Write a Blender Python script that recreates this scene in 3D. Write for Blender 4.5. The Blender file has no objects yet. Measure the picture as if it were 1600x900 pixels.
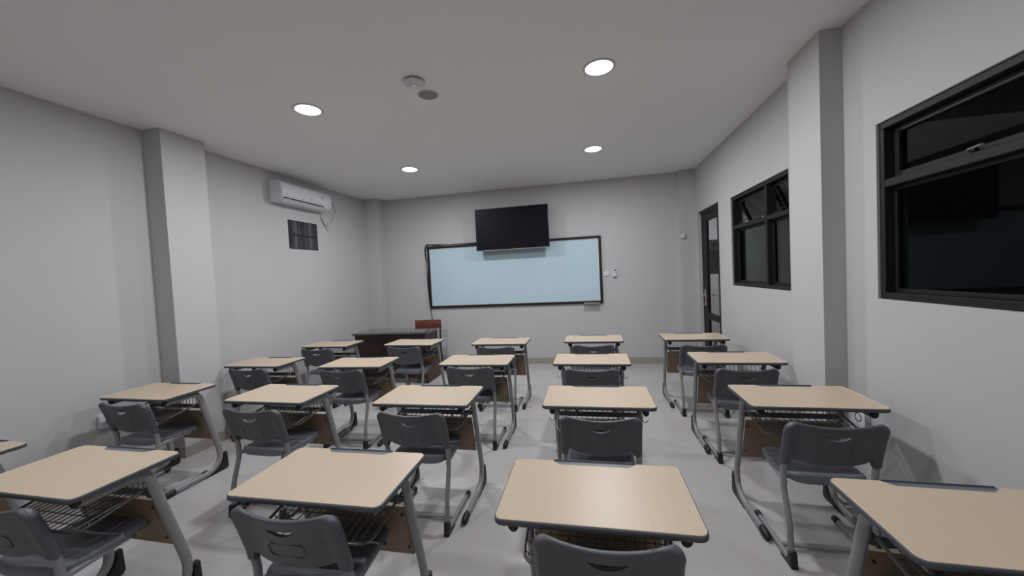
import bpy, bmesh, math, random
from mathutils import Vector, Matrix
random.seed(4)
sc = bpy.context.scene
COL = sc.collection
PI = math.pi

# ------------------------------------------------------------------ camera
F_PX, YAW, PITCH, ROLL, CAM_H = 576.8, 0.2051, -0.0356, -0.0493, 1.537
def cam_axes():
    cy, sy, cp, sp = math.cos(YAW), math.sin(YAW), math.cos(PITCH), math.sin(PITCH)
    f = Vector((-sy*cp, cy*cp, sp)); r = Vector((cy, sy, 0)); u = r.cross(f)
    c, s = math.cos(ROLL), math.sin(ROLL)
    return c*r + s*u, -s*r + c*u, f
R_, U_, F_ = cam_axes()
cd = bpy.data.cameras.new('camera'); cam = bpy.data.objects.new('camera', cd); COL.objects.link(cam)
cam.matrix_world = Matrix(((R_.x, U_.x, -F_.x, 0), (R_.y, U_.y, -F_.y, 0), (R_.z, U_.z, -F_.z, CAM_H), (0, 0, 0, 1)))
cd.sensor_width = 36; cd.sensor_fit = 'HORIZONTAL'; cd.lens = F_PX/1600*36; cd.clip_start = .02
sc.camera = cam

# ------------------------------------------------------------------ world, exposure
wd = bpy.data.worlds.new('night'); sc.world = wd; wd.use_nodes = True
wd.node_tree.nodes['Background'].inputs[0].default_value = (.05, .07, .07, 1)
wd.node_tree.nodes['Background'].inputs[1].default_value = .06
vs = sc.view_settings
vs.view_transform = 'Standard'; vs.look = 'None'; vs.gamma = 1; vs.use_curve_mapping = False
vs.exposure = 0.0
LAMP_W = 28.0
REAR_FILL_W = 16.0     # the last pair is unseen fill, added to brighten the near walls
LAMP_COL = (.94, .963, 1.0)
CORRIDOR_W = 38.0

# ------------------------------------------------------------------ room numbers
XL, XR, YF, YB, H = -3.903, 1.642, 6.228, -1.4, 3.009
LAMPS = [(-2.27, 4.61), (.12, 4.64), (-2.25, 2.76), (.138, 2.82), (-2.26, .45), (.13, .48)]  # last two entries are added fill lamps outside the view

# ------------------------------------------------------------------ materials
def mat(name, col, rough=.5, metal=0, bump=0, bscale=200, var=0, vscale=6, spec=.5, coat=0):
    m = bpy.data.materials.new(name); m.use_nodes = True
    nt = m.node_tree; b = nt.nodes['Principled BSDF']
    b.inputs['Base Color'].default_value = (*col, 1); b.inputs['Roughness'].default_value = rough
    b.inputs['Metallic'].default_value = metal; b.inputs['Specular IOR Level'].default_value = spec
    b.inputs['Coat Weight'].default_value = coat
    tc = nt.nodes.new('ShaderNodeTexCoord')
    if var or True:
        n = nt.nodes.new('ShaderNodeTexNoise'); n.inputs['Scale'].default_value = vscale; n.inputs['Detail'].default_value = 4
        r = nt.nodes.new('ShaderNodeValToRGB'); v = max(var, .015)
        r.color_ramp.elements[0].color = (*[c*(1-v) for c in col], 1); r.color_ramp.elements[1].color = (*[min(1, c*(1+v)) for c in col], 1)
        r.color_ramp.elements[0].position = .3; r.color_ramp.elements[1].position = .7
        nt.links.new(tc.outputs['Object'], n.inputs['Vector']); nt.links.new(n.outputs['Fac'], r.inputs['Fac'])
        nt.links.new(r.outputs['Color'], b.inputs['Base Color'])
    if bump:
        n2 = nt.nodes.new('ShaderNodeTexNoise'); n2.inputs['Scale'].default_value = bscale; n2.inputs['Detail'].default_value = 2
        bp = nt.nodes.new('ShaderNodeBump'); bp.inputs['Strength'].default_value = bump; bp.inputs['Distance'].default_value = .002
        nt.links.new(tc.outputs['Object'], n2.inputs['Vector']); nt.links.new(n2.outputs['Fac'], bp.inputs['Height'])
        nt.links.new(bp.outputs['Normal'], b.inputs['Normal'])
    return m
M = {}
M['wall'] = mat('wall_paint', (.505, .495, .497), .75, bump=.12, bscale=120, var=.02, vscale=1.2, spec=.25)
M['ceiling'] = mat('ceiling_paint', (.82, .818, .825), .9, var=.015, vscale=.8, spec=.1)
M['skirt'] = mat('skirting_tile', (.33, .30, .265), .3, var=.06, vscale=5)
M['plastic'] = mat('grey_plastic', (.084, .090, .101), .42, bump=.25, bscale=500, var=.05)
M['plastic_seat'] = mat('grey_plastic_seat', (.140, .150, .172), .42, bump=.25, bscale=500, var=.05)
M['trim'] = mat('grey_edge_plastic', (.070, .076, .088), .45, var=.04, spec=.35)
M['tray'] = mat('grey_pen_tray', (.115, .128, .150), .4, var=.04)
M['metal'] = mat('grey_painted_steel', (.25, .254, .260), .42, metal=.1, var=.05, vscale=20)
M['metal_dark'] = mat('dark_grey_steel', (.09, .092, .095), .42, metal=.2, var=.05, vscale=20)
M['wire'] = mat('grey_wire', (.13, .13, .125), .35, metal=.5, var=.05)
M['chrome'] = mat('bright_steel', (.50, .50, .50), .3, metal=.35)
M['black'] = mat('black_plastic', (.010, .010, .011), .5, var=.1)
M['frame'] = mat('black_brown_aluminium', (.0155, .0130, .0138), .52, var=.08, spec=.25)
M['tv'] = mat('tv_black', (.006, .006, .008), .4, var=.05)
M['screen'] = mat('tv_screen', (.0055, .006, .0115), .42, var=.03, spec=.10)
M['board'] = mat('glass_whiteboard', (.485, .625, .70), .22, var=.02, vscale=2, spec=.35)
M['white'] = mat('white_plastic', (.62, .63, .66), .3, var=.01)
M['white_matt'] = mat('white_matt_plastic', (.55, .55, .56), .6, var=.01)
M['grille'] = mat('speaker_grille', (.27, .275, .265), .8, bump=.6, bscale=700, var=.1, vscale=400)
M['mahogany'] = mat('dark_mahogany', (.030, .014, .013), .4, var=.35, vscale=7)
M['desk_top'] = mat('dark_glossy_top', (.055, .054, .053), .14, var=.15, vscale=9, spec=.8, coat=.7)
M['redwood'] = mat('red_brown_wood', (.16, .050, .034), .4, var=.25, vscale=12)
M['mortar'] = mat('mortar', (.035, .035, .04), .8, var=.1)
M['red'] = mat('red_tag', (.25, .02, .03), .5)
M['grey_tag'] = mat('grey_tag', (.3, .3, .3), .5)

def wood_laminate(name, c0, c1, rough):
    m = bpy.data.materials.new(name); m.use_nodes = True; nt = m.node_tree; b = nt.nodes['Principled BSDF']
    tc = nt.nodes.new('ShaderNodeTexCoord'); mp = nt.nodes.new('ShaderNodeMapping'); mp.inputs['Scale'].default_value = (90, 4, 4)
    n = nt.nodes.new('ShaderNodeTexNoise'); n.inputs['Scale'].default_value = 1.0; n.inputs['Detail'].default_value = 5; n.inputs['Distortion'].default_value = .6
    r = nt.nodes.new('ShaderNodeValToRGB'); r.color_ramp.elements[0].position = .3; r.color_ramp.elements[1].position = .62
    r.color_ramp.elements[0].color = (*c0, 1); r.color_ramp.elements[1].color = (*c1, 1)
    nt.links.new(tc.outputs['Object'], mp.inputs['Vector']); nt.links.new(mp.outputs['Vector'], n.inputs['Vector'])
    nt.links.new(n.outputs['Fac'], r.inputs['Fac']); nt.links.new(r.outputs['Color'], b.inputs['Base Color'])
    b.inputs['Roughness'].default_value = rough; b.inputs['Specular IOR Level'].default_value = .45
    return m
M['laminate'] = wood_laminate('beige_laminate', (.512, .40, .293), (.535, .422, .312), .36)
M['panel'] = wood_laminate('tan_panel', (.205, .150, .095), (.24, .178, .115), .45)
M['lam_edge'] = mat('laminate_edge', (.72, .62, .50), .4)

def floor_mat():
    m = bpy.data.materials.new('polished_floor_tiles'); m.use_nodes = True; nt = m.node_tree; b = nt.nodes['Principled BSDF']
    tc = nt.nodes.new('ShaderNodeTexCoord'); mp = nt.nodes.new('ShaderNodeMapping'); mp.inputs['Location'].default_value = (.13, .18, 0)
    br = nt.nodes.new('ShaderNodeTexBrick'); br.offset = 0; br.inputs['Scale'].default_value = 1
    br.inputs['Brick Width'].default_value = .6; br.inputs['Row Height'].default_value = .6; br.inputs['Mortar Size'].default_value = .002
    br.inputs['Color1'].default_value = (.475, .45, .435, 1); br.inputs['Color2'].default_value = (.49, .465, .45, 1); br.inputs['Mortar'].default_value = (.44, .415, .40, 1)
    n = nt.nodes.new('ShaderNodeTexNoise'); n.inputs['Scale'].default_value = 2.5; n.inputs['Detail'].default_value = 6
    r = nt.nodes.new('ShaderNodeValToRGB'); r.color_ramp.elements[0].color = (.90, .90, .90, 1); r.color_ramp.elements[1].color = (1, 1, 1, 1)
    mx = nt.nodes.new('ShaderNodeMixRGB'); mx.blend_type = 'MULTIPLY'; mx.inputs[0].default_value = 1
    nt.links.new(tc.outputs['Object'], mp.inputs['Vector']); nt.links.new(mp.outputs['Vector'], br.inputs['Vector']); nt.links.new(tc.outputs['Object'], n.inputs['Vector'])
    nt.links.new(n.outputs['Fac'], r.inputs['Fac']); nt.links.new(br.outputs['Color'], mx.inputs[1]); nt.links.new(r.outputs['Color'], mx.inputs[2])
    nt.links.new(mx.outputs['Color'], b.inputs['Base Color'])
    b.inputs['Roughness'].default_value = .17; b.inputs['Specular IOR Level'].default_value = .5
    return m
M['floor'] = floor_mat()

def emit(name, col, s):
    m = bpy.data.materials.new(name); m.use_nodes = True; nt = m.node_tree; nt.nodes.remove(nt.nodes['Principled BSDF'])
    e = nt.nodes.new('ShaderNodeEmission'); e.inputs[0].default_value = (*col, 1); e.inputs[1].default_value = s
    nt.links.new(e.outputs[0], nt.nodes['Material Output'].inputs[0]); return m
M['lamp'] = emit('lamp_diffuser', (.97, .98, 1), 9)
M['led'] = emit('blue_led', (.3, .5, 1), 1.2)

def pane_mat(name, tint, gloss_col=(1, 1, 1), rough=.02, ior=1.45):
    m = bpy.data.materials.new(name); m.use_nodes = True; nt = m.node_tree; nt.nodes.remove(nt.nodes['Principled BSDF'])
    t = nt.nodes.new('ShaderNodeBsdfTransparent'); t.inputs[0].default_value = (*tint, 1)
    g = nt.nodes.new('ShaderNodeBsdfGlossy'); g.inputs['Roughness'].default_value = rough; g.inputs[0].default_value = (*gloss_col, 1)
    f = nt.nodes.new('ShaderNodeFresnel'); f.inputs[0].default_value = ior
    mx = nt.nodes.new('ShaderNodeMixShader')
    ge = nt.nodes.new('ShaderNodeNewGeometry'); inv = nt.nodes.new('ShaderNodeMath'); inv.operation = 'SUBTRACT'; inv.inputs[0].default_value = 1
    mu = nt.nodes.new('ShaderNodeMath'); mu.operation = 'MULTIPLY'     # the outer face mirrors, the inner one lets light out
    nt.links.new(ge.outputs['Backfacing'], inv.inputs[1]); nt.links.new(inv.outputs[0], mu.inputs[0]); nt.links.new(f.outputs[0], mu.inputs[1])
    nt.links.new(mu.outputs[0], mx.inputs[0]); nt.links.new(t.outputs[0], mx.inputs[1]); nt.links.new(g.outputs[0], mx.inputs[2])
    nt.links.new(mx.outputs[0], nt.nodes['Material Output'].inputs[0]); return m
M['pane'] = pane_mat('dark_tinted_glass', (.47, .49, .49), (.50, .52, .52), .03, 1.25)
M['pane_clear'] = pane_mat('clear_door_glass', (.88, .9, .9), (.8, .8, .8), .02, 1.2)

def glassblock_mat():
    m = bpy.data.materials.new('wavy_glass_block'); m.use_nodes = True; nt = m.node_tree; b = nt.nodes['Principled BSDF']
    b.inputs['Base Color'].default_value = (.075, .08, .09, 1); b.inputs['Roughness'].default_value = .12; b.inputs['Specular IOR Level'].default_value = .6
    tc = nt.nodes.new('ShaderNodeTexCoord'); w = nt.nodes.new('ShaderNodeTexWave'); w.inputs['Scale'].default_value = 1.6; w.inputs['Distortion'].default_value = 5; w.bands_direction = 'Y'
    r = nt.nodes.new('ShaderNodeValToRGB'); r.color_ramp.elements[0].color = (.03, .032, .037, 1); r.color_ramp.elements[1].color = (.10, .105, .115, 1)
    bp = nt.nodes.new('ShaderNodeBump'); bp.inputs['Strength'].default_value = .5; bp.inputs['Distance'].default_value = .01
    nt.links.new(tc.outputs['Object'], w.inputs['Vector']); nt.links.new(w.outputs['Fac'], r.inputs['Fac']); nt.links.new(r.outputs['Color'], b.inputs['Base Color'])
    nt.links.new(w.outputs['Fac'], bp.inputs['Height']); nt.links.new(bp.outputs['Normal'], b.inputs['Normal']); return m
M['glassblock'] = glassblock_mat()

# ------------------------------------------------------------------ mesh helpers
def NB(): return bmesh.new()
def box(bm, lo, hi, bev=0, seg=2):
    lo, hi = Vector(lo), Vector(hi); c = (lo+hi)/2; s = hi-lo
    t = bmesh.new()
    bmesh.ops.create_cube(t, size=1); bmesh.ops.scale(t, vec=s, verts=t.verts); bmesh.ops.translate(t, vec=c, verts=t.verts)
    if bev: bmesh.ops.bevel(t, geom=list(t.edges), offset=bev, segments=seg, affect='EDGES', profile=.5)
    merge(bm, t); return bm
def merge(bm, t, mtx=None):
    if mtx is not None: bmesh.ops.transform(t, matrix=mtx, verts=t.verts)
    me = bpy.data.meshes.new('tmp'); t.to_mesh(me); t.free(); bm.from_mesh(me); bpy.data.meshes.remove(me)
def prism(bm, pts, axis, a, b, bev=0, seg=2, topbev=None):
    """extrude a closed 2D outline along axis ('x','y','z') from a to b"""
    t = bmesh.new()
    def P(p, q):
        if axis == 'z': return (p[0], p[1], q)
        if axis == 'y': return (p[0], q, p[1])
        return (q, p[0], p[1])
    v = [t.verts.new(P(p, a)) for p in pts]; f = t.faces.new(v)
    r = bmesh.ops.extrude_face_region(t, geom=[f])
    nv = [e for e in r['geom'] if isinstance(e, bmesh.types.BMVert)]
    d = {'z': (0, 0, b-a), 'y': (0, b-a, 0), 'x': (b-a, 0, 0)}[axis]
    bmesh.ops.translate(t, vec=d, verts=nv)
    bmesh.ops.recalc_face_normals(t, faces=t.faces)
    if bev:
        k = {'x': 0, 'y': 1, 'z': 2}[axis]
        es = [e for e in t.edges if abs(e.verts[0].co[k]-e.verts[1].co[k]) < 1e-6]
        bmesh.ops.bevel(t, geom=es, offset=bev, segments=seg, affect='EDGES', profile=.5)
    merge(bm, t); return bm
def rrect(w, h, r, n=6, cx=0, cy=0):
    pts = []
    for sx, sy, a0 in ((1, -1, -90), (1, 1, 0), (-1, 1, 90), (-1, -1, 180)):
        for i in range(n+1):
            a = math.radians(a0+90*i/n)
            pts.append((cx+sx*(w/2-r)+r*math.cos(a), cy+sy*(h/2-r)+r*math.sin(a)))
    return pts
def fillet(pts, rad, n=6):
    pts = [Vector(p) for p in pts]; out = [pts[0]]
    if not isinstance(rad, (list, tuple)): rad = [rad]*(len(pts)-2)
    for i in range(1, len(pts)-1):
        p, a, b = pts[i], pts[i-1]-pts[i], pts[i+1]-pts[i]
        r = rad[i-1]; la, lb = a.length, b.length; a.normalize(); b.normalize()
        ang = a.angle(b)
        if r <= 0 or ang > 3.1: out.append(p); continue
        d = min(r/math.tan(ang/2), la*.49, lb*.49)
        p0, p1 = p+a*d, p+b*d
        for k in range(n+1):
            t = k/n; out.append((1-t)**2*p0+2*t*(1-t)*p+t*t*p1)
    out.append(pts[-1]); return out
def tube(bm, pts, ra, rb=None, n=10, ref=None, cap=True, closed=False):
    """sweep an ellipse: ra along ref axis (or any), rb the other way"""
    rb = rb or ra; pts = [Vector(p) for p in pts]; N = len(pts); rings = []
    prev = None
    for i, p in enumerate(pts):
        if closed: d = pts[(i+1) % N]-pts[i-1]
        else: d = pts[min(i+1, N-1)]-pts[max(i-1, 0)]
        d.normalize()
        if ref is not None: s = Vector(ref)
        elif prev is not None: s = prev
        else: s = Vector((1, 0, 0)) if abs(d.x) < .8 else Vector((0, 0, 1))
        s = s-d*s.dot(d)
        if s.length < 1e-4: s = Vector((0, 0, 1))-d*d.z
        s.normalize(); prev = s; o = d.cross(s)
        R1 = ra[i] if isinstance(ra, list) else ra; R2 = rb[i] if isinstance(rb, list) else rb
        rings.append([bm.verts.new(p+s*R1*math.cos(2*PI*k/n)+o*R2*math.sin(2*PI*k/n)) for k in range(n)])
    for i in range(N if closed else N-1):
        A, B = rings[i], rings[(i+1) % N]
        for k in range(n): bm.faces.new((A[k], A[(k+1) % n], B[(k+1) % n], B[k]))
    if cap and not closed: bm.faces.new(rings[0][::-1]); bm.faces.new(rings[-1])
    return bm
def lathe(bm, prof, c=(0, 0, 0), n=32, axis='z'):
    """prof: (radius, height) list"""
    rings = []
    for r, h in prof:
        if r < 1e-6: rings.append([bm.verts.new(Vector(c)+Vector((0, 0, h)))])
        else: rings.append([bm.verts.new(Vector(c)+Vector((r*math.cos(2*PI*k/n), r*math.sin(2*PI*k/n), h))) for k in range(n)])
    for A, B in zip(rings, rings[1:]):
        for k in range(n):
            a, a2 = A[k % len(A)], A[(k+1) % len(A)]; b, b2 = B[k % len(B)], B[(k+1) % len(B)]
            vs_ = []
            for v in (a, a2, b2, b):
                if v not in vs_: vs_.append(v)
            if len(vs_) > 2: bm.faces.new(vs_)
    return bm
def obj(name, bm, m, parent=None, smooth=35, **props):
    bmesh.ops.recalc_face_normals(bm, faces=bm.faces)
    me = bpy.data.meshes.new(name); bm.to_mesh(me); bm.free()
    if smooth:
        for p in me.polygons: p.use_smooth = True
        me.set_sharp_from_angle(angle=math.radians(smooth))
    me.materials.append(M[m] if isinstance(m, str) else m)
    o = bpy.data.objects.new(name, me); COL.objects.link(o)
    if parent is not None: o.parent = parent
    for k, v in props.items(): o[k] = v
    return o
def tag(o, label, cat, group=None):
    o['label'] = label; o['category'] = cat
    if group: o['group'] = group
    return o
def thing(name, label, cat, loc=(0, 0, 0), rz=0, group=None):
    o = bpy.data.objects.new(name, None); COL.objects.link(o); o.empty_display_size = .1
    o.location = loc; o.rotation_euler = (0, 0, rz); return tag(o, label, cat, group)
def struct(name, bm, m, label=None, smooth=35):
    o = obj(name, bm, m, None, smooth); o['kind'] = 'structure'
    if label: o['label'] = label
    return o
def structroot(name, loc, label=None):
    o = bpy.data.objects.new(name, None); COL.objects.link(o); o.location = loc; o['kind'] = 'structure'
    if label: o['label'] = label
    return o
def copy_tree(o, parent=None):
    c = o.copy(); COL.objects.link(c); c.parent = parent
    for ch in list(o.children): copy_tree(ch, c)
    return c

# ------------------------------------------------------------------ room shell
WT = .15
CX = 5.0   # outer edge of the corridor
bm = NB(); box(bm, (XL-WT, YB-WT, -.12), (XR+WT, YF+WT, 0)); struct('floor', bm, 'floor')
bm = NB(); box(bm, (XL-WT, YB-WT, H), (XR+WT, YF+WT, H+.12)); struct('ceiling', bm, 'ceiling')
bm = NB(); box(bm, (XL-WT, YF, 0), (XR, YF+WT, H)); struct('wall_front', bm, 'wall')
bm = NB(); box(bm, (XL-WT, YB-WT, 0), (XR+WT, YB, H)); struct('wall_back', bm, 'wall')
def wall_with_holes(name, x0, x1, y0, y1, holes):
    """solid wall split round rectangular openings (ya, yb, za, zb)"""
    bm = NB(); ys = sorted({y0, y1, *[h[0] for h in holes], *[h[1] for h in holes]})
    for a, b in zip(ys, ys[1:]):
        hs = [h for h in holes if h[0] <= a and h[1] >= b]
        if not hs: box(bm, (x0, a, 0), (x1, b, H)); continue
        h = hs[0]
        if h[2] > 0: box(bm, (x0, a, 0), (x1, b, h[2]))
        if h[3] < H: box(bm, (x0, a, h[3]), (x1, b, H))
    bmesh.ops.remove_doubles(bm, verts=bm.verts, dist=1e-5)
    return struct(name, bm, 'wall')
GB = (4.262, 4.808, 2.035, 2.425)
W1 = (3.465, 4.728, 1.288, 2.300)
W2 = (1.262, 2.525, 1.294, 2.290)
D1 = (5.14, 6.05, 0, 2.335)
wall_with_holes('wall_left', XL-WT, XL, YB, YF, [GB])
wall_with_holes('wall_right', XR, XR+WT, YB, YF+WT, [W1, W2, D1])
# piers that stand out from the walls
PL = (XL, -3.70, 2.658, 3.05); PR = (1.512, XR, 2.794, 3.173)
PFL = (XL, -3.625, 6.0, YF); PFR = (1.415, XR, 6.12, YF)
for i, (a, b, c, d) in enumerate((PL, PR, PFL, PFR), 1):
    bm = NB(); box(bm, (a, c, 0), (b, d, H)); struct('trim_%d' % i, bm, 'wall', ['square pier on the left wall', 'square pier on the right wall', 'corner pier left of the whiteboard', 'corner pier beside the door'][i-1])
# skirting
SH, ST = .10, .010
def skirt(name, segs):
    bm = NB()
    for (x0, y0, x1, y1) in segs: box(bm, (x0, y0, 0.0005), (x1, y1, SH), .002, 1)
    struct(name, bm, 'skirt')
skirt('baseboard_left', [(XL, YB, XL+ST, PL[2]-ST), (XL, PL[2]-ST, PL[1]+ST, PL[2]), (PL[1], PL[2], PL[1]+ST, PL[3]), (XL, PL[3], PL[1]+ST, PL[3]+ST), (XL, PL[3]+ST, XL+ST, PFL[2]-ST), (XL, PFL[2]-ST, PFL[1]+ST, PFL[2]), (PFL[1], PFL[2], PFL[1]+ST, YF-ST)])
skirt('baseboard_front', [(PFL[1]+ST, YF-ST, PFR[0]-ST, YF)])
skirt('baseboard_right', [(XR-ST, YB, XR, PR[2]-ST), (PR[0]-ST, PR[2]-ST, XR, PR[2]), (PR[0]-ST, PR[2], PR[0], PR[3]), (PR[0]-ST, PR[3], XR, PR[3]+ST), (XR-ST, PR[3]+ST, XR, D1[0]), (PFR[0]-ST, PFR[2]-ST, XR, PFR[2]), (PFR[0]-ST, PFR[2], PFR[0], YF)])

# glass-block window
g = structroot('window_3', (XL, 0, 0), 'glass block window under the air conditioner')
bm = NB(); box(bm, (-WT, GB[0], GB[2]), (-.035, GB[1], GB[3]))
for k in range(4):
    y = GB[0]+(GB[1]-GB[0])*k/3; box(bm, (-.035, max(GB[0], y-.005), GB[2]), (-.004, min(GB[1], y+.005), GB[3]))
for k in range(3):
    z = GB[2]+(GB[3]-GB[2])*k/2; box(bm, (-.035, GB[0], max(GB[2], z-.005)), (-.0045, GB[1], min(GB[3], z+.005)))
obj('mortar', bm, 'mortar', g)
for i in range(3):
    for j in range(2):
        y = GB[0]+(GB[1]-GB[0])*(i+.5)/3; z = GB[2]+(GB[3]-GB[2])*(j+.5)/2
        bm = NB(); prism(bm, rrect(.170, .182, .016, 4, y, z), 'x', -.035, -.008, .007, 3)
        n = 14; vv = [[bm.verts.new((-.0085-.016*(math.sin(PI*a/n)*math.sin(PI*b/n))**.5+.004*math.sin(a*1.1+b*.5), y-.072+.144*a/n, z-.078+.156*b/n)) for b in range(n+1)] for a in range(n+1)]
        bm.verts.ensure_lookup_table()
        prt = obj('glass_block', bm, 'glassblock', g)

# ------------------------------------------------------------------ windows of the right wall
def bar(bm, y0, y1, z0, z1, x0, x1, bev=.003): box(bm, (x0, y0, z0), (x1, y1, z1), bev, 1)
def make_window(name, W, label, mulls, open_top):
    y0, y1, z0, z1 = W; root = structroot(name, (XR, 0, 0), label)
    ft = .038; zt = z0+(z1-z0)*.655       # transom
    bm = NB(); xo, xi = .012, .098
    bar(bm, y0, y1, z0, z0+ft, xo, xi); bar(bm, y0, y1, z1-ft, z1, xo, xi)
    bar(bm, y0, y0+ft, z0+ft, z1-ft, xo, xi); bar(bm, y1-ft, y1, z0+ft, z1-ft, xo, xi)
    bar(bm, y0+ft, y1-ft, zt-.022, zt+.022, xo, xi)
    for m in mulls: bar(bm, m-.019, m+.019, z0+ft, zt-.022, xo, xi); bar(bm, m-.019, m+.019, zt+.022, z1-ft, xo, xi)
    obj('window_frame', bm, 'frame', root)
    edges = [y0+ft]+[v for m in mulls for v in (m-.019, m+.019)]+[y1-ft]
    for a, b in zip(edges[::2], edges[1::2]):
        # lower fixed light: a slim sub-frame and its pane
        bm = NB(); s = .022; c, d = z0+ft, zt-.022
        for q in ((a, b, c, c+s), (a, b, d-s, d), (a, a+s, c+s, d-s), (b-s, b, c+s, d-s)): bar(bm, *q, .055, .085, .002)
        f = obj('fixed_frame', bm, 'frame', root)
        bm = NB(); box(bm, (.068, a+s-.003, c+s-.003), (.073, b-s+.003, d-s+.003)); obj('pane', bm, 'pane', f)
        # upper awning sash, hinged at its head
        c, d = zt+.022, z1-ft; s = .034; ang = math.radians(open_top)
        sash = bpy.data.objects.new('awning_sash', None); COL.objects.link(sash); sash.parent = root; sash.location = (.075, 0, d); sash.rotation_euler = (0, -ang, 0)
        hh = d-c
        bm = NB(); g_ = .003
        for q in ((a+g_, b-g_, -hh+g_, -hh+s), (a+g_, b-g_, -s, -g_), (a+g_, a+s, -hh+s, -s), (b-s, b-g_, -hh+s, -s)): bar(bm, *q, -.018, .018, .003)
        obj('sash_frame', bm, 'frame', sash)
        bm = NB(); box(bm, (-.003, a+s-.003, -hh+s-.003), (.003, b-s+.003, -s+.003)); obj('pane', bm, 'pane', sash)
        bm = NB(); ym = a+(b-a)*(.5 if not open_top else .5)
        if not open_top: ym = 2.04
        box(bm, (-.036, ym-.012, -hh+.012), (-.018, ym+.012, -hh+.030), .003, 1)
        tube(bm, fillet([(-.030, ym, -hh+.020), (-.050, ym, -hh+.022), (-.056, ym-.075, -hh+.026)], .012), .0055, n=8)
        obj('latch_handle', bm, 'chrome', sash, label='bright metal latch handle')
        if open_top:   # friction stays
            for yy in (a+.02, b-.02):
                bm = NB(); e = Vector((math.sin(ang)*hh*.8, 0, -math.cos(ang)*hh*.8))
                tube(bm, [(0.06, yy, c+.02), (.075+e.x, yy, d+e.z)], .006, .003, n=6); obj('stay_arm', bm, 'metal_dark', root)
    return root
make_window('window_1', W1, 'far black-framed window on the right wall, top sashes open', [3.905], 24)
make_window('window_2', W2, 'near black-framed window on the right wall, sashes shut', [1.60], 0)

# ------------------------------------------------------------------ door
dr = structroot('door_1', (XR, 0, 0), 'black-framed glass door in the right wall')
y0, y1, zt = D1[0], D1[1], D1[3]; ft = .055
bm = NB(); bar(bm, y0, y0+ft, 0, zt-ft, .02, .12); bar(bm, y1-ft, y1, 0, zt-ft, .05, .12); bar(bm, y0, y1, zt-ft, zt, .04, .12)
obj('door_frame', bm, 'frame', dr)
a, b = y0+ft+.003, y1-ft-.003; s = .165; zl, zh = .008, zt-ft-.003; zm = .80
bm = NB()
for q in ((a, a+s, zl, zh), (b-s, b, zl, zh), (a+s, b-s, zh-.10, zh), (a+s, b-s, zl, zl+.14), (a+s, b-s, zm-.045, zm+.045)): bar(bm, *q, .05, .09)
leaf = obj('door_leaf', bm, 'frame', dr)
for c, d in ((zl+.14, zm-.045), (zm+.045, zh-.10)):
    bm = NB(); box(bm, (.067, a+s-.004, c-.004), (.073, b-s+.004, d+.004)); obj('door_pane', bm, 'pane_clear', leaf)
yh = b-.060
bm = NB(); prism(bm, rrect(.042, .24, .012, 4, yh, 1.06), 'x', .040, .050, .002, 1); prism(bm, rrect(.042, .24, .012, 4, yh, 1.06), 'x', .090, .100, .002, 1)
obj('lock_plate', bm, 'chrome', leaf, label='bright steel lock plate')
for sx in (-1, 1):
    x0 = .07+sx*.028
    bm = NB(); tube(bm, fillet([(x0, yh, 1.10), (x0+sx*.05, yh, 1.10), (x0+sx*.052, yh-.12, 1.10)], .015), .009, n=10); obj('door_handle', bm, 'chrome', leaf, label='bright steel lever handle')
kx = XR+.020
k = thing('key_bunch', 'bunch of keys with a red tag hanging from the door lock', 'keys', (kx, yh-.105, 1.105))
bm = NB(); tube(bm, [(.016*math.cos(t*PI/8), 0, .016*math.sin(t*PI/8)-.02) for t in range(16)], .0015, n=6, closed=True); obj('key_ring', bm, 'chrome', k)
for t, (dy, mm, w, l) in enumerate(((.012, 'red', .034, .07), (-.02, 'chrome', .012, .06), (-.006, 'grey_tag', .026, .06), (-.036, 'black', .036, .085))):
    z0_ = -.034 if mm != 'black' else -.09
    bm = NB(); prism(bm, rrect(w, l, w*.3, 4, dy, z0_-l/2+.01), 'x', -.004+t*.002, -.001+t*.002, .001, 1)
    obj('red_tag' if mm == 'red' else 'black_fob' if mm == 'black' else 'key', bm, mm, k)

# ------------------------------------------------------------------ corridor beyond the door
bm = NB(); box(bm, (XR+WT, -1, -.14), (CX, 9.3, -.005)); struct('floor_corridor', bm, 'floor')
bm = NB(); box(bm, (XR+WT, 5.0, 3.0), (CX, 9.3, 3.1)); struct('ceiling_corridor', bm, 'ceiling')
EW = (2.62, 3.12, 1.33, 2.10); YE = 9.0
bm = NB()
box(bm, (XR, YE, 0), (EW[0], YE+.15, 3.0)); box(bm, (EW[1], YE, 0), (4.55, YE+.15, 3.0)); box(bm, (EW[0], YE, 0), (EW[1], YE+.15, EW[2])); box(bm, (EW[0], YE, EW[3]), (EW[1], YE+.15, 3.0))
struct('wall_corridor_end', bm, 'wall')
bm = NB(); box(bm, (XR, YF+WT, 0), (XR+WT, YE, 3.0)); struct('wall_corridor_side', bm, 'wall')
w4 = structroot('window_4', (0, YE, 0), 'black window in the corridor end wall seen through the door glass')
bm = NB(); f_ = .04
box(bm, (EW[0], .01, EW[2]), (EW[0]+f_, .09, EW[3])); box(bm, (EW[1]-f_, .01, EW[2]), (EW[1], .09, EW[3])); box(bm, (EW[0]+f_, .01, EW[2]), (EW[1]-f_, .09, EW[2]+f_)); box(bm, (EW[0]+f_, .01, EW[3]-f_), (EW[1]-f_, .09, EW[3])); box(bm, (EW[0]+f_, .01, 1.83), (EW[1]-f_, .09, 1.87))
obj('window_frame', bm, 'frame', w4)
bm = NB(); box(bm, (EW[0]+f_, .05, EW[2]+f_), (EW[1]-f_, .056, 1.83)); obj('pane', bm, 'pane', w4)
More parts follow.
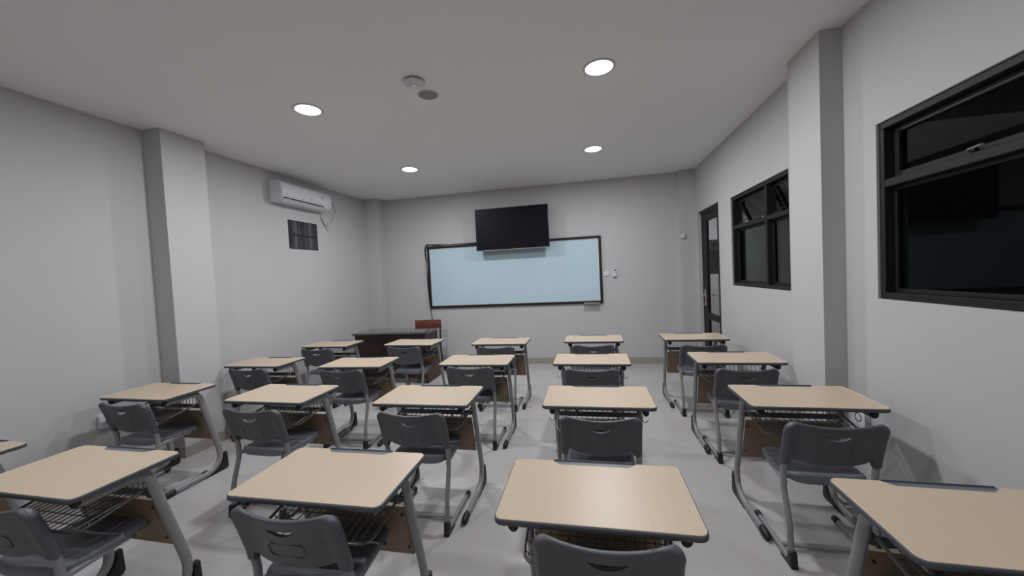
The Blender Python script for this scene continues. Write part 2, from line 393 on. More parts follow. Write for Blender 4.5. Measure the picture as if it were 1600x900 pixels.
bm = NB(); t_ = NB(); box(t_, (EW[0]+f_, -.012, -.19), (EW[0]+f_+.03, .012, 0)); box(t_, (EW[1]-f_-.03, -.012, -.19), (EW[1]-f_, .012, 0)); box(t_, (EW[0]+f_+.03, -.012, -.03), (EW[1]-f_-.03, .012, 0)); box(t_, (EW[0]+f_+.03, -.012, -.19), (EW[1]-f_-.03, .012, -.16))
merge(bm, t_, Matrix.Translation((0, .02, EW[3]-f_)) @ Matrix.Rotation(math.radians(-28), 4, 'X')); obj('awning_sash', bm, 'frame', w4)

# ------------------------------------------------------------------ ceiling lamps
def lamp_light(x, y, z, w, size=.16, name='lamp_light', parent=None):
    l = bpy.data.lights.new(name, 'AREA'); l.shape = 'DISK'; l.size = size; l.energy = w; l.color = LAMP_COL
    o = bpy.data.objects.new(name, l); COL.objects.link(o); o.location = (x, y, z)
    if parent: o.parent = parent
    return o
def downlight():
    t = thing('downlight', '', 'ceiling light', (0, 0, 0), 0, 'recessed ceiling downlights')
    bm = NB(); lathe(bm, [(.098, -.001), (.098, -.006), (.108, -.008), (.116, -.005), (.118, 0), (.098, 0), (.098, -.001)], n=40); obj('trim_ring', bm, 'white_matt', t)
    bm = NB(); lathe(bm, [(0, -.021), (.035, -.0195), (.065, -.0155), (.085, -.0105), (.0975, -.004), (.0975, -.001), (0, -.001)], n=40); obj('diffuser', bm, 'lamp', t, label='glowing white diffuser')
    return t
dl0 = downlight(); lamp_light(0, 0, -.0225, LAMP_W, parent=dl0)
dn = ['glowing round downlight in the ceiling, front left, nearest the air conditioner', 'glowing round downlight in the ceiling, front right, above the whiteboard side',
      'glowing round downlight over the left desks, nearest the left wall pier', 'largest glowing round downlight, right of the ceiling speaker and nearest the camera']
for i, (x, y) in enumerate(LAMPS):
    t = dl0 if i == 0 else copy_tree(dl0); t.location = (x, y, H)
    if i >= 4:
        li = [c for c in t.children if c.type == 'LIGHT'][0]; li.data = li.data.copy(); li.data.energy = REAR_FILL_W
    t['label'] = dn[i] if i < 4 else 'added dim ceiling lamp out of view, brightening the near walls, %s side' % ('left' if x < -1 else 'right')
cl = thing('downlight', 'round downlight in the corridor ceiling beyond the door', 'ceiling light', (2.55, 7.4, 3.0))
bm = NB(); lathe(bm, [(.082, -.001), (.082, -.006), (.094, -.008), (.104, 0), (.082, 0), (.082, -.001)], n=24); obj('trim_ring', bm, 'white_matt', cl)
bm = NB(); lathe(bm, [(0, -.0045), (.0815, -.0045), (.0815, -.001), (0, -.001)], n=24); obj('diffuser', bm, 'lamp', cl)
lamp_light(0, 0, -.0095, CORRIDOR_W, parent=cl)

# ------------------------------------------------------------------ ceiling devices
t = thing('ceiling_access_point', 'round white domed unit on the ceiling with a small blue light', 'ceiling device', (-1.205, 2.60, H))
bm = NB(); lathe(bm, [(.062, 0), (.066, -.012), (0, -.012)], n=40); obj('mounting_base', bm, 'metal_dark', t)
bm = NB(); lathe(bm, [(.0, -.011), (.074, -.011), (.078, -.016), (.076, -.024), (.060, -.034), (.030, -.039), (0, -.040)], n=40); obj('cover', bm, 'white', t)
bm = NB(); lathe(bm, [(0, -.0405), (.005, -.0405), (.005, -.039)], (0.0, .0, 0), n=12); obj('status_light', bm, 'led', t, label='small blue status light')
t = thing('ceiling_speaker', 'round ceiling speaker with a grey grille and white rim', 'speaker', (-1.195, 2.824, H))
bm = NB(); lathe(bm, [(.074, 0), (.074, -.005), (.079, -.006), (.083, -.003), (.084, 0)], n=40); obj('rim', bm, 'white_matt', t)
bm = NB(); lathe(bm, [(0, -.0055), (.074, -.0045), (.074, -.001), (0, -.001)], n=40); obj('grille', bm, 'grille', t)

# ------------------------------------------------------------------ whiteboard, television
BX0, BX1, BZ0, BZ1 = -2.812, .224, 1.003, 2.108
wb = thing('whiteboard', 'long pale blue whiteboard in a black frame on the front wall', 'whiteboard', ((BX0+BX1)/2, YF, 0))
hw = (BX1-BX0)/2; fr = .042
bm = NB()
for q in ((-hw, hw, BZ0, BZ0+fr), (-hw, hw, BZ1-fr, BZ1), (-hw, -hw+fr, BZ0+fr, BZ1-fr), (hw-fr, hw, BZ0+fr, BZ1-fr)): box(bm, (q[0], -.034, q[2]), (q[1], -.002, q[3]), .004, 1)
obj('board_frame', bm, 'frame', wb)
bm = NB(); box(bm, (-hw+fr-.005, -.020, BZ0+fr-.005), (hw-fr+.005, -.004, BZ1-fr+.005)); obj('board_surface', bm, 'board', wb)
bm = NB(); s = .010
for q in ((-hw+fr, hw-fr, BZ0+fr, BZ0+fr+s), (-hw+fr, hw-fr, BZ1-fr-s, BZ1-fr), (-hw+fr, -hw+fr+s, BZ0+fr+s, BZ1-fr-s), (hw-fr-s, hw-fr, BZ0+fr+s, BZ1-fr-s)): box(bm, (q[0], -.024, q[2]), (q[1], -.019, q[3]))
obj('inner_trim', bm, 'white_matt', wb, label='pale inner trim')
bm = NB(); tx0, tx1 = .17-hw*0, 0
ox = wb.location.x
prism(bm, [(-.034, BZ0+.014), (-.034, BZ0+.004), (-.105, BZ0+.004), (-.112, BZ0+.016), (-.108, BZ0+.016), (-.103, BZ0+.009), (-.04, BZ0+.009)], 'x', -.085-ox, .165-ox)
obj('marker_tray', bm, 'chrome', wb, label='small aluminium marker tray')

tvr = thing('television', 'black flat-screen television above the whiteboard', 'television', (-1.209, YF, 0))
tw, tz0, tz1, ty = .617, 1.962, 2.658, -.225
tilt = Matrix.Identity(4)
bm = NB(); box(bm, (-tw, ty, tz0), (tw, ty+.035, tz1), .006, 2); obj('casing', bm, 'tv', tvr)
bm = NB(); box(bm, (-tw+.012, ty-.0012, tz0+.020), (tw-.012, ty+.004, tz1-.012)); obj('screen', bm, 'screen', tvr)
bm = NB(); box(bm, (-tw+.004, ty-.003, tz0-.004), (tw-.004, ty+.02, tz0+.004), .002, 1); obj('bottom_strip', bm, 'chrome', tvr, label='silver strip along the bottom')
bm = NB(); box(bm, (-tw*.62, ty+.035, tz0+.04), (tw*.62, ty+.07, tz1-.22), .012, 2); obj('rear_housing', bm, 'tv', tvr)
bm = NB()
for sx in (-.2, .2): box(bm, (sx-.015, -.165, 2.05), (sx+.015, -.135, 2.50), .002, 1)
box(bm, (-.26, -.03, 2.16), (.26, -.001, 2.40), .003, 1)
for sx in (-.06, .06): box(bm, (sx-.02, -.14, 2.26), (sx+.02, -.02, 2.32), .002, 1)
box(bm, (-.2, -.16, 2.26), (.2, -.138, 2.30)); obj('wall_bracket', bm, 'black', tvr)

# black cable running from the TV along the frame and down the wall
bm = NB()
yc = YF-.044
for o_ in (0, .014):
    pts = [(-1.86, yc, 2.112+o_), (-2.1, yc, 2.116+o_*.5), (-2.40, yc, 2.122), (-2.66, yc, 2.140-o_), (-2.79, yc, 2.135+o_), (-2.826-o_, yc, 2.09), (-2.832-o_, yc, 1.95), (-2.80-o_*2, yc, 1.80), (-2.815-o_, yc, 1.45), (-2.806-o_*.5, yc, 1.15), (-2.80, yc, 1.02)]
    if o_ == 0: pts += [(-2.80, YF-.02, .92), (-2.785, YF-.012, .75), (-2.78, YF-.014, .45)]
    cpts = []
    for i in range(len(pts)-1):
        a_, b_ = Vector(pts[i]), Vector(pts[i+1]); p_ = Vector(pts[max(i-1, 0)]); n_ = Vector(pts[min(i+2, len(pts)-1)])
        for k_ in range(5):
            u = k_/5; cpts.append(.5*((2*a_)+(-p_+b_)*u+(2*p_-5*a_+4*b_-n_)*u*u+(-p_+3*a_-3*b_+n_)*u**3))
    cpts.append(Vector(pts[-1])); tube(bm, cpts, .0065, n=8)
tag(obj('power_cable', bm, 'black'), 'black cable looped over the top left corner of the whiteboard and down the wall', 'cable')

# small wall devices
def wall_plate(name, label, cat, loc, size, face, extra=None):
    """face: unit direction the plate looks along"""
    rz = {'-y': 0, '+x': PI/2, '-x': -PI/2}[face]
    t = thing(name, label, cat, loc, rz)
    w_, h_, d_ = size
    bm = NB(); prism(bm, rrect(w_, h_, min(w_, h_)*.12, 4), 'y', -d_, -.0005, .002, 2); obj('face_plate', bm, 'white', t)
    return t
t = wall_plate('wall_switch', 'small white switch plate just right of the whiteboard frame', 'switch', (.292, YF, 1.478), (.085, .075, .012), '-y')
bm = NB(); box(bm, (-.018, -.016, -.024), (.018, -.011, .024), .002, 1); obj('rocker', bm, 'white', t)
t = wall_plate('remote_holder', 'white remote control in a holder on the front wall', 'remote', (.422, YF, 1.475), (.056, .10, .022), '-y')
bm = NB(); prism(bm, rrect(.046, .13, .012, 4, 0, .020), 'y', -.030, -.021, .003, 2); obj('remote_control', bm, 'white', t)
bm = NB(); box(bm, (-.015, -.0312, .045), (.015, -.0295, .068)); obj('display', bm, 'black', t, label='small dark display')
bm = NB(); box(bm, (-.007, -.0312, .012), (.007, -.0295, .024)); obj('button', bm, 'metal', t)
bm = NB(); box(bm, (-.026, -.034, -.056), (.026, -.001, -.046), .002, 1); obj('holder_base', bm, 'metal', t)
t = wall_plate('wall_sensor', 'small white box on the corner pier beside the door', 'sensor', (1.448, PFR[2], 2.00), (.060, .065, .03), '-y')
def socket(label, loc, face, plug):
    t = wall_plate('wall_socket', label, 'socket', loc, (.115, .115, .03), face)
    bm = NB(); lathe(bm, [(.0, -.012), (.021, -.012), (.024, .002), (.028, .002), (.028, 0)], n=20); bmesh.ops.rotate(bm, verts=bm.verts, matrix=Matrix.Rotation(PI/2, 3, 'X')); bmesh.ops.translate(bm, verts=bm.verts, vec=(0, -.030, 0)); obj('socket_well', bm, 'white_matt' if plug else 'black', t)
    return t
socket('white wall socket with a black plug low on the left wall', (XL, 2.235, .515), '+x', True)
bm = NB(); box(bm, (XL+.028, 2.215, .495), (XL+.065, 2.255, .535), .008, 2); tube(bm, [(XL+.06, 2.235, .515), (XL+.075, 2.235, .50), (XL+.07, 2.25, .44), (XL+.04, 2.27, .40)], .004, n=6)
tag(obj('black_plug', bm, 'black'), 'black plug in the socket on the left wall', 'plug')
socket('white wall socket on the right wall below the near window', (XR, 2.655, .545), '-x', False)

# ------------------------------------------------------------------ air conditioner
ac = thing('air_conditioner', 'white wall-mounted air conditioner high on the left wall', 'air conditioner', (XL, 0, 0))
ay0, ay1, az = 3.985, 4.90, 2.600
prof = [(0, .008), (0, .285), (.075, .285), (.125, .278), (.165, .258), (.188, .225), (.200, .18), (.203, .13), (.200, .085), (.192, .060), (.170, .035), (.12, .012), (.06, .0)]
prof = [(p[0]+.001, p[1]+az) for p in prof]
t_ = NB(); vv = [t_.verts.new((p[0], ay0, p[1])) for p in prof]; f = t_.faces.new(vv)
r = bmesh.ops.extrude_face_region(t_, geom=[f]); bmesh.ops.translate(t_, vec=(0, ay1-ay0, 0), verts=[e for e in r['geom'] if isinstance(e, bmesh.types.BMVert)])
bmesh.ops.recalc_face_normals(t_, faces=t_.faces)
es = [e for e in t_.edges if abs(e.verts[0].co.y-e.verts[1].co.y) < 1e-6]
bmesh.ops.bevel(t_, geom=es, offset=.008, segments=3, affect='EDGES')
bm = NB(); merge(bm, t_); obj('body', bm, 'white', ac, 50)
bm = NB(); tube(bm, [(.1995, ay0+.025, az+.086), (.1995, ay1-.025, az+.086)], .0025, .002, n=6); obj('panel_seam', bm, 'metal', ac)
bm = NB(); prism(bm, [(.2015, az+.060), (.1985, az+.047), (.190, az+.050), (.192, az+.064)], 'y', ay0+.035, ay1-.17); obj('air_outlet', bm, 'black', ac, label='dark air outlet slot')
bm = NB(); prism(bm, [(.1975, az+.046), (.152, az+.008), (.146, az+.014), (.190, az+.050)], 'y', ay0+.040, ay1-.175, .001, 1); obj('louver', bm, 'white', ac)
bm = NB()
for i_, w_ in enumerate((.014, .010, .012, .012)): box(bm, (.2028, 4.455+i_*.016, az+.107), (.2040, 4.455+i_*.016+w_*.8, az+.119))
obj('logo', bm, 'metal', ac, label='small grey maker mark')
bm = NB(); box(bm, (.1995, 4.705, az+.150), (.2040, 4.721, az+.205), .002, 1); obj('display', bm, 'metal', ac, label='small grey display strip')

bm = NB()
def smooth_path(pts, k=6):
    out = []
    for i in range(len(pts)-1):
        a_, b_ = Vector(pts[i]), Vector(pts[i+1]); p_ = Vector(pts[max(i-1, 0)]); n_ = Vector(pts[min(i+2, len(pts)-1)])
        for j in range(k):
            u = j/k; out.append(.5*((2*a_)+(-p_+b_)*u+(2*p_-5*a_+4*b_-n_)*u*u+(-p_+3*a_-3*b_+n_)*u**3))
    out.append(Vector(pts[-1])); return out
X_ = XL+.02
tube(bm, smooth_path([(X_+.06, 4.908, 2.70), (X_+.03, 5.10, 2.79), (X_, 5.20, 2.78), (X_, 5.22, 2.66), (X_, 5.12, 2.50), (X_, 5.03, 2.42), (X_, 4.98, 2.40)]), .006, n=8)
tube(bm, smooth_path([(X_+.05, 4.89, 2.592), (X_+.01, 4.89, 2.55), (X_, 4.91, 2.50), (X_, 4.96, 2.43), (X_, 5.02, 2.37), (X_, 5.05, 2.42), (X_, 4.98, 2.46), (X_, 4.93, 2.52)]), .006, n=8)
tube(bm, smooth_path([(X_+.012, 4.90, 2.54), (X_+.012, 4.93, 2.48), (X_+.012, 4.97, 2.42)]), .013, .009, n=8)
tag(obj('white_cable', bm, 'white_matt'), 'white cable with a looped end hanging beside the air conditioner', 'cable')

# ------------------------------------------------------------------ teacher's desk and chair
td = thing('teacher_desk', 'dark brown teacher desk in the front left corner', 'desk', (-2.945, 5.21, 0), .012)
w2, d2 = .605, .255
bm = NB(); box(bm, (-w2, -d2, .735), (w2, d2, .762), .005, 2); obj('tabletop', bm, 'desk_top', td)
bm = NB(); box(bm, (-w2+.04, -d2+.03, .08), (w2-.03, -d2+.048, .735)); obj('front_panel', bm, 'mahogany', td)
bm = NB(); box(bm, (-w2+.04, -d2+.022, .70), (w2-.03, -d2+.03, .735)); obj('apron_rail', bm, 'mahogany', td)
for sx in (-1, 1):
    xo = w2-.03 if sx > 0 else -w2+.04
    bm = NB(); box(bm, (min(xo, xo-sx*.02), -d2+.048, .0), (max(xo, xo-sx*.02), d2-.03, .735)); obj('side_panel', bm, 'mahogany', td)
for sx in (-1, 1):
    bm = NB(); box(bm, (-.55 if sx < 0 else .20, d2-.06, .10), (-.20 if sx < 0 else .55, d2-.045, .735)); box(bm, ((-.215 if sx < 0 else .20), -d2+.05, .10), ((-.20 if sx < 0 else .215), d2-.06, .735)); obj('drawer_pedestal', bm, 'mahogany', td)

tc_ = thing('teacher_chair', 'wooden chair with a red-brown back rail behind the dark teacher desk', 'chair', (-2.72, 5.66, 0), .02)
bm = NB()
n = 14; w_ = .235
for k in range(n+1): pass
pts = [(-w_+2*w_*k/n, .21-.018*(1-(2*k/n-1)**2)*-1) for k in range(n+1)]
pts2 = [(p[0], p[1]+.022) for p in pts][::-1]
prism(bm, pts+pts2, 'z', .700, .836, .005, 2); obj('back_rail', bm, 'redwood', tc_)
for sx in (-1, 1):
    bm = NB(); tube(bm, smooth_path([(sx*.215, .235, .830), (sx*.215, .228, .70), (sx*.215, .205, .45), (sx*.215, .235, .2), (sx*.218, .29, .0)], 4), .014, .018, n=8, ref=(1, 0, 0)); obj('rear_leg', bm, 'mahogany', tc_)
    bm = NB(); tube(bm, [(sx*.20, -.19, .42), (sx*.205, -.205, 0)], .016, .018, n=8, ref=(1, 0, 0)); obj('front_leg', bm, 'mahogany', tc_)
bm = NB(); prism(bm, rrect(.45, .42, .05, 5), 'z', .425, .455, .008, 2); obj('seat', bm, 'redwood', tc_)
bm = NB(); box(bm, (-.2, -.19, .38), (.2, -.17, .425)); box(bm, (-.2, .17, .38), (.2, .19, .425)); box(bm, (-.2, -.17, .38), (-.18, .17, .425)); box(bm, (.18, -.17, .38), (.2, .17, .425)); obj('seat_frame', bm, 'mahogany', tc_)

# ------------------------------------------------------------------ student desk
DW, DD = .655, .400
def make_desk():
    t = thing('student_desk', '', 'desk', (0, 0, 0), 0, 'student desks in rows')
    # grey moulded board
    bm = NB(); prism(bm, rrect(DW, DD, .032, 7), 'z', .7305, .7490, .004, 3); obj('desktop_board', bm, 'trim', t, 50)
    # laminate with a notch for the pen tray at the far edge
    i_ = .0045; w_, d_ = DW/2-i_, DD/2-i_; r_ = .026; nx, nd = .165, .030
    pts = []
    for sx, sy, a0 in ((1, -1, -90), (1, 1, 0)):
        for k in range(8):
            a = math.radians(a0+90*k/7); pts.append((sx*(w_-r_)+r_*math.cos(a), sy*(d_-r_)+r_*math.sin(a)))
    pts += [(nx+.004, d_), (nx, d_-.003), (nx-nd, d_-nd), (-nx+nd, d_-nd), (-nx, d_-.003), (-nx-.004, d_)]
    for sx, sy, a0 in ((-1, 1, 90), (-1, -1, 180)):
        for k in range(8):
            a = math.radians(a0+90*k/7); pts.append((sx*(w_-r_)+r_*math.cos(a), sy*(d_-r_)+r_*math.sin(a)))
    bm = NB(); prism(bm, pts, 'z', .744, .7510, .0012, 1); o = obj('laminate_top', bm, 'laminate', t)
    # light edge line of the laminate
    bm = NB(); loop = [(x*(1-.003), y*(1-.004), .7506) for x, y in pts]; tube(bm, loop, .0016, .0010, n=6, closed=True, ref=(0, 0, 1)); obj('laminate_edge', bm, 'lam_edge', o, label='pale edge line')
    # pen tray
    bm = NB(); box(bm, (-nx+.010, d_-nd+.004, .7475), (nx-.010, d_+.004, .7492), .001, 1)
    box(bm, (-nx+.005, d_+.003, .746), (nx-.005, DD/2-.001, .7545), .0015, 1); obj('pen_tray', bm, 'tray', t)
    # side frames
    for sx in (-1, 1):
        X = sx*.268
        path = fillet([(X, -.155, .7075), (X, .085, .7075), (X, .264, .022), (X, -.165, .022)], [.075, .16], 12)
        bm = NB(); tube(bm, path, .0165, .0230, n=16, ref=(1, 0, 0)); leg = obj('leg', bm, 'metal', t)
        bm = NB(); tube(bm, [(X, -.148, .7095), (X, -.164, .7095), (X, -.170, .709)], [.0175, .0175, .012], [.0215, .0215, .015], n=14, ref=(1, 0, 0)); obj('tube_cap', bm, 'black', leg, label='black tube end cap')
        bm = NB(); tube(bm, [(X, -.135, .0245), (X, -.150, .025), (X, -.19, .024), (X, -.208, .021), (X, -.216, .018)], [.0185, .021, .021, .016, .008], [.0245, .0245, .0235, .018, .009], n=16, ref=(1, 0, 0)); obj('foot_cap', bm, 'black', leg, label='black bullet-shaped foot cap')
        # heel wedge behind the bend
        bm = NB(); prism(bm, [(.075, .0005), (.262, .0005), (.279, .018), (.272, .140), (.249, .135), (.236, .075), (.195, .028), (.135, .006)], 'x', X-.017, X+.017, .003, 2); obj('heel_guard', bm, 'black', leg, label='black heel guard')
    # cross rail and upper rail
    bm = NB(); box(bm, (-.250, .105, .574), (.250, .121, .604), .004, 2); obj('cross_rail', bm, 'metal_dark', t)
    bm = NB(); box(bm, (-.250, -.10, .708), (.250, -.075, .7300), .003, 1); box(bm, (-.250, .02, .708), (.250, .045, .7300), .003, 1); obj('support_rail', bm, 'metal_dark', t)
    # wire basket
    bm = NB()
    rim = fillet([(-.250, .115, .628), (-.246, -.150, .574), (.246, -.150, .574), (.250, .115, .628)], [.06, .06], 8)
    tube(bm, rim, .0058, n=8)
    def zb(y): return .583+.0*y
    for k in range(15):
        x = -.231+.033*k
        yf = -.149 if abs(x) < .19 else -.131
        tube(bm, fillet([(x, yf, .572), (x, -.12, .575), (x, .090, .600), (x, .096, .729)], [.01, .015], 3), .0023, n=5)
    for k in range(5):
        y = -.11+.046*k; z = .5755+(y+.12)*.10
        tube(bm, [(-.243, y, z+.012), (-.225, y, z), (.225, y, z), (.243, y, z+.012)], .0021, n=5)
    tube(bm, [(-.245, .100, .606), (.245, .100, .606)], .003, n=6)
    obj('wire_basket', bm, 'wire', t)
    # front panel
    bm = NB(); prism(bm, [(.112, .552), (.124, .552), (.195, .285), (.183, .285)], 'x', -.246, .246, .0015, 1); p_ = obj('modesty_panel', bm, 'panel', t, label='tan wooden panel between the legs')
    for sx in (-1, 1):
        for z, y in ((.51, .1235), (.33, .171)):
            bm = NB(); tube(bm, [(sx*.232, y-.002, z), (sx*.232, y-.009, z)], .0045, n=10); obj('screw', bm, 'black', p_)
    return t
desk0 = make_desk()
def add_hooks(t):
    for sx in (-1, 1):
        hx = sx*.281; y = .115
        bm = NB(); tube(bm, fillet([(sx*.270, y, .590), (hx+sx*.004, y, .585), (hx+sx*.004, y, .548), (hx+sx*.024, y, .538), (hx+sx*.042, y, .560)], [.006, .012, .012]), .0034, n=8); obj('bag_hook', bm, 'chrome', t, label='bright wire bag hook')

# ------------------------------------------------------------------ student chair
def make_chair():
    t = thing('student_chair', '', 'chair', (0, 0, 0), 0, 'grey plastic chairs at the student desks')
    XU = .2025
    # upright centre line y as a function of z
    def yu(z):
        ks = [(0.0, 0), (.20, .012), (.36, .062), (.44, .066), (.54, .050), (.64, .022), (.735, -.010)]
        for (z0, a), (z1, b) in zip(ks, ks[1:]):
            if z <= z1: return a+(b-a)*(z-z0)/(z1-z0)
        return -.010
    for sx in (-1, 1):
        X = sx*XU
        pts = fillet([(X, .375, .019), (X, .000, .019), (X, .010, .20), (X, .064, .37), (X, .066, .45), (X, .046, .56), (X, .000, .70)], [.045, .25, .12, .15, .2], 7)
        bm = NB(); tube(bm, pts, .0135, .0165, n=14, ref=(1, 0, 0)); leg = obj('leg', bm, 'metal', t)
        bm = NB(); tube(bm, [(X, .350, .0195), (X, .362, .0205), (X, .388, .020), (X, .398, .017)], [.0155, .0180, .0175, .010], [.0185, .0195, .0185, .010], n=14, ref=(1, 0, 0)); obj('foot_cap', bm, 'black', leg, label='black rounded foot cap')
        bm = NB(); prism(bm, [(-.030, .0005), (.085, .0005), (.030, .018), (.012, .040), (.002, .078), (-.022, .078)], 'x', X-.0165, X+.0165, .003, 2); obj('heel_guard', bm, 'black', leg, label='black heel guard')
        bm = NB(); tube(bm, fillet([(X-sx*.004, .060, .400), (X-sx*.012, .09, .398), (X-sx*.032, .345, .402)], .02), .012, .014, n=12, ref=(1, 0, 0)); obj('support_rail', bm, 'metal', leg)
    bm = NB(); tube(bm, [(-XU, .115, .028), (XU, .115, .028)], .012, .014, n=12); obj('cross_bar', bm, 'metal', t)
    bm = NB(); tube(bm, [(-XU+.012, .32, .397), (XU-.012, .32, .397)], .009, n=10); tube(bm, [(-XU+.012, .12, .397), (XU-.012, .12, .397)], .009, n=10); obj('seat_bar', bm, 'metal_dark', t)
    # backrest shell
    HW = .222; us = []
    a_ = -1.0
    us = sorted({round(v, 4) for v in [math.sin(PI/2*k/22) for k in range(-22, 23)]} | {-.835, -.815, -.795, .795, .815, .835})
    def zt(u):
        a = abs(u); z = .746-.019*max(0, 1-(a/.86)**2)
        if a > .76: s = (a-.76)/.24; z -= .050*(1-math.sqrt(max(0, 1-s*s)))
        return z
    def zbt(u):
        a = abs(u); lo = .511+.026*min(1, (a/.80))**2.6
        if a > .835: return .500
        if a > .795: return lo+(.500-lo)*(a-.795)/.04
        return lo
    def thick(u):
        a = abs(u); s = (a-.905)/.095; sl = .0225*math.sqrt(max(0, 1-s*s)) if abs(s) < 1 else 0
        q = min(1, max(0, (a-.68)/.225)); pn = .0065+.0155*q*q*(3-2*q) if a < .905 else 0
        return max(sl, pn)+1e-4
    NV = 18
    vs_ = [0, .01, .03, .07]+[.07+.80*k/(NV-6) for k in range(1, NV-5)]+[.92, .955, .98, .995, 1.0]
    def surf(u, v, side):
        z = zbt(u)+(zt(u)-zbt(u))*v; a = abs(u)
        yc_ = yu(z)-.030*(1-min(1, a/.86)**2)
        th = thick(u)
        bull = 1.0
        if v > .87: th = th+(.0145-th)*max(0, (v-.87)/.13) if th < .0145 else th
        if v > .92: bull = math.sqrt(max(0, 1-((v-.92)/.08)**2))
        if v < .03: bull = .6+.4*v/.03
        return (u*HW, yc_+side*th*bull, z)
    bm = NB(); G = {}
    for sd in (-1, 1):
        for i, u in enumerate(us):
            for j, v in enumerate(vs_): G[sd, i, j] = bm.verts.new(surf(u, v, sd))
    NI, NJ = len(us), len(vs_)
    for sd in (-1, 1):
        for i in range(NI-1):
            for j in range(NJ-1):
                q = (G[sd, i, j], G[sd, i+1, j], G[sd, i+1, j+1], G[sd, i, j+1]); bm.faces.new(q if sd < 0 else q[::-1])
    for i in range(NI-1):
        bm.faces.new((G[-1, i, 0], G[1, i, 0], G[1, i+1, 0], G[-1, i+1, 0])); bm.faces.new((G[-1, i, NJ-1], G[-1, i+1, NJ-1], G[1, i+1, NJ-1], G[1, i, NJ-1]))
    for j in range(NJ-1):
        bm.faces.new((G[-1, 0, j], G[-1, 0, j+1], G[1, 0, j+1], G[1, 0, j])); bm.faces.new((G[-1, NI-1, j], G[1, NI-1, j], G[1, NI-1, j+1], G[-1, NI-1, j+1]))
    bmesh.ops.recalc_face_normals(bm, faces=bm.faces)
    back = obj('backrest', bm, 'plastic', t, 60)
    # hand slot: a crescent cut through the shell
    cb = NB(); pts = []
    for k in range(17): s = -1+2*k/16; pts.append((.060*s, .680-.004*(1-s*s)))
    for k in range(1, 16): s = 1-2*k/16; pts.append((.060*s, .680-.028*(1-s*s)**.8))
    prism(cb, pts, 'y', -.15, .15)
    cut = obj('tmp_cut', cb, 'plastic', None, 0)
    md = back.modifiers.new('b', 'BOOLEAN'); md.operation = 'DIFFERENCE'; md.object = cut; md.solver = 'EXACT'
    dg = bpy.context.evaluated_depsgraph_get(); dg.update()
    me = bpy.data.meshes.new_from_object(back.evaluated_get(dg)); back.modifiers.clear(); back.data = me
    me.set_sharp_from_angle(angle=math.radians(50))
    bpy.data.objects.remove(cut)
    # embossed oblong on the rear face
    bm = NB(); pts = []
    for x, z in rrect(.150, .056, .018, 6, 0, .588):
        u = x/HW; yc_ = yu(z)-.030*(1-min(1, abs(u)/.86)**2); pts.append((x, yc_-.0080, z))
    tube(bm, pts, .0018, .0018, n=6, closed=True, ref=(0, 1, 0)); obj('embossed_frame', bm, 'plastic', back)
    # seat: rounded shell, dished, rear lip rolled over
    bm = NB(); rings = []; NA = 64
    cx, cy, A, B = 0, .238, .194, .195
    def sup(th, n_):
        c, s = math.cos(th), math.sin(th); return math.copysign(abs(c)**(2/n_), c), math.copysign(abs(s)**(2/n_), s)
    def ztop(x, y, rho):
        v = (y-cy)/B; u = x/A
        z = .436-.012*(1-u*u)*max(0, 1-abs(v)**2)
        if v < -.5: z += .024*((-v-.5)/.5)**1.4
        if v > .6: z -= .014*((v-.6)/.4)**2
        return z
    prof_ = [(0.05, 0, 0), (.3, 0, 0), (.55, 0, 0), (.75, 0, 0), (.88, 0, 0), (.94, 0, -.001), (.975, 0, -.005), (1.0, 0, -.014), (1.0, 0, -.030), (.98, 0, -.038), (.93, 0, -.036), (.88, 0, -.020), (.6, 0, -.018), (.3, 0, -.018), (.05, 0, -.018)]
    for rho, _, dz in prof_:
        ring = []
        for k in range(NA):
            c, s = sup(2*PI*k/NA, 4.6)
            x, y = A*rho*c, cy+B*rho*s
            x *= 1-.09*max(0, (y-cy)/B)
            rear = max(0, (-(y-cy)/B-.80)/.20)
            ring.append(bm.verts.new((x, y, ztop(x, y, rho)+dz*(1+.65*rear))))
        rings.append(ring)
    for Ra, Rb in zip(rings, rings[1:]):
        for k in range(NA): bm.faces.new((Ra[k], Ra[(k+1) % NA], Rb[(k+1) % NA], Rb[k]))
    bm.faces.new(rings[0]); bm.faces.new(rings[-1][::-1])
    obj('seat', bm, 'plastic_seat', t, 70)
    return t
chair0 = make_chair()

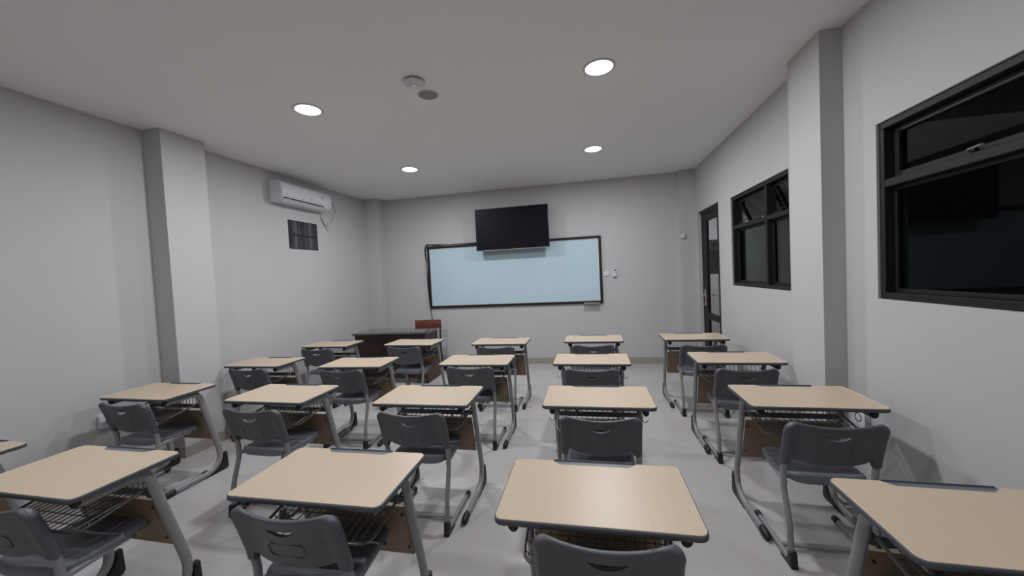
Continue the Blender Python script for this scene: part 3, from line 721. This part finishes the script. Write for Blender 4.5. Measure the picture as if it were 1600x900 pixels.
# ------------------------------------------------------------------ place desks and chairs
DESKS = {'A4': (-3.314, 4.236, .017), 'B4': (-2.180, 4.287, -.033), 'C4': (-1.050, 4.288, .004), 'D4': (.028, 4.383, -.002), 'E4': (1.112, 4.433, -.007),
 'A3': (-3.366, 3.253, -.008), 'B3': (-2.246, 3.239, .037), 'C3': (-1.055, 3.331, .008), 'D3': (-.005, 3.358, -.008), 'E3': (1.171, 3.406, -.015),
 'A2': (-3.394, 2.288, -.014), 'B2': (-2.236, 2.295, -.011), 'C2': (-1.087, 2.318, .008), 'D2': (.022, 2.353, .007), 'E2': (1.179, 2.419, -.006),
 'A1': (-3.36, 1.21, 0), 'B1': (-2.316, 1.216, -.009), 'C1': (-1.073, 1.321, .009), 'D1': (-.010, 1.324, .005), 'E1': (1.134, 1.302, -.014)}
CHAIRS = {'A4': (-3.342, 3.97), 'B4': (-2.207, 4.045), 'C4': (-1.062, 4.01), 'D4': (.019, 4.07), 'E4': (1.109, 4.02),
 'A3': (-3.345, 3.02), 'B3': (-2.272, 2.99), 'C3': (-1.072, 3.115), 'D3': (-.008, 3.06), 'E3': (1.147, 3.08),
 'A2': (-3.383, 2.04), 'B2': (-2.219, 2.005), 'C2': (-1.090, 2.03), 'D2': (.030, 2.045), 'E2': (1.150, 2.05),
 'B1': (-2.33, .97), 'C1': (-1.100, 1.09), 'D1': (.019, 1.10), 'E1': (1.106, 1.07)}
CYAW = {'D2': .012, 'D1': .012, 'B4': -.03, 'B3': .03, 'B2': -.01, 'A2': -.015, 'A4': .015, 'E1': -.014}
colname = {'A': 'the left-wall column', 'B': 'the second column from the left wall', 'C': 'the middle column', 'D': 'the fourth column from the left wall', 'E': 'the right-wall column'}
rowname = {'4': 'row nearest the whiteboard', '3': 'second row from the whiteboard', '2': 'third row from the whiteboard', '1': 'row nearest the camera'}
for i, (k, (x, y, a)) in enumerate(DESKS.items()):
    o = desk0 if i == 0 else copy_tree(desk0); o.location = (x, y, 0); o.rotation_euler = (0, 0, a)
    if k[0] == 'D': add_hooks(o)
    o['label'] = 'beige-topped desk in %s, %s' % (colname[k[0]], rowname[k[1]])
for i, (k, (x, y)) in enumerate(CHAIRS.items()):
    o = chair0 if i == 0 else copy_tree(chair0); o.location = (x, y, 0); o.rotation_euler = (0, 0, CYAW.get(k, 0))
    o['label'] = 'grey chair in %s, %s' % (colname[k[0]], rowname[k[1]])
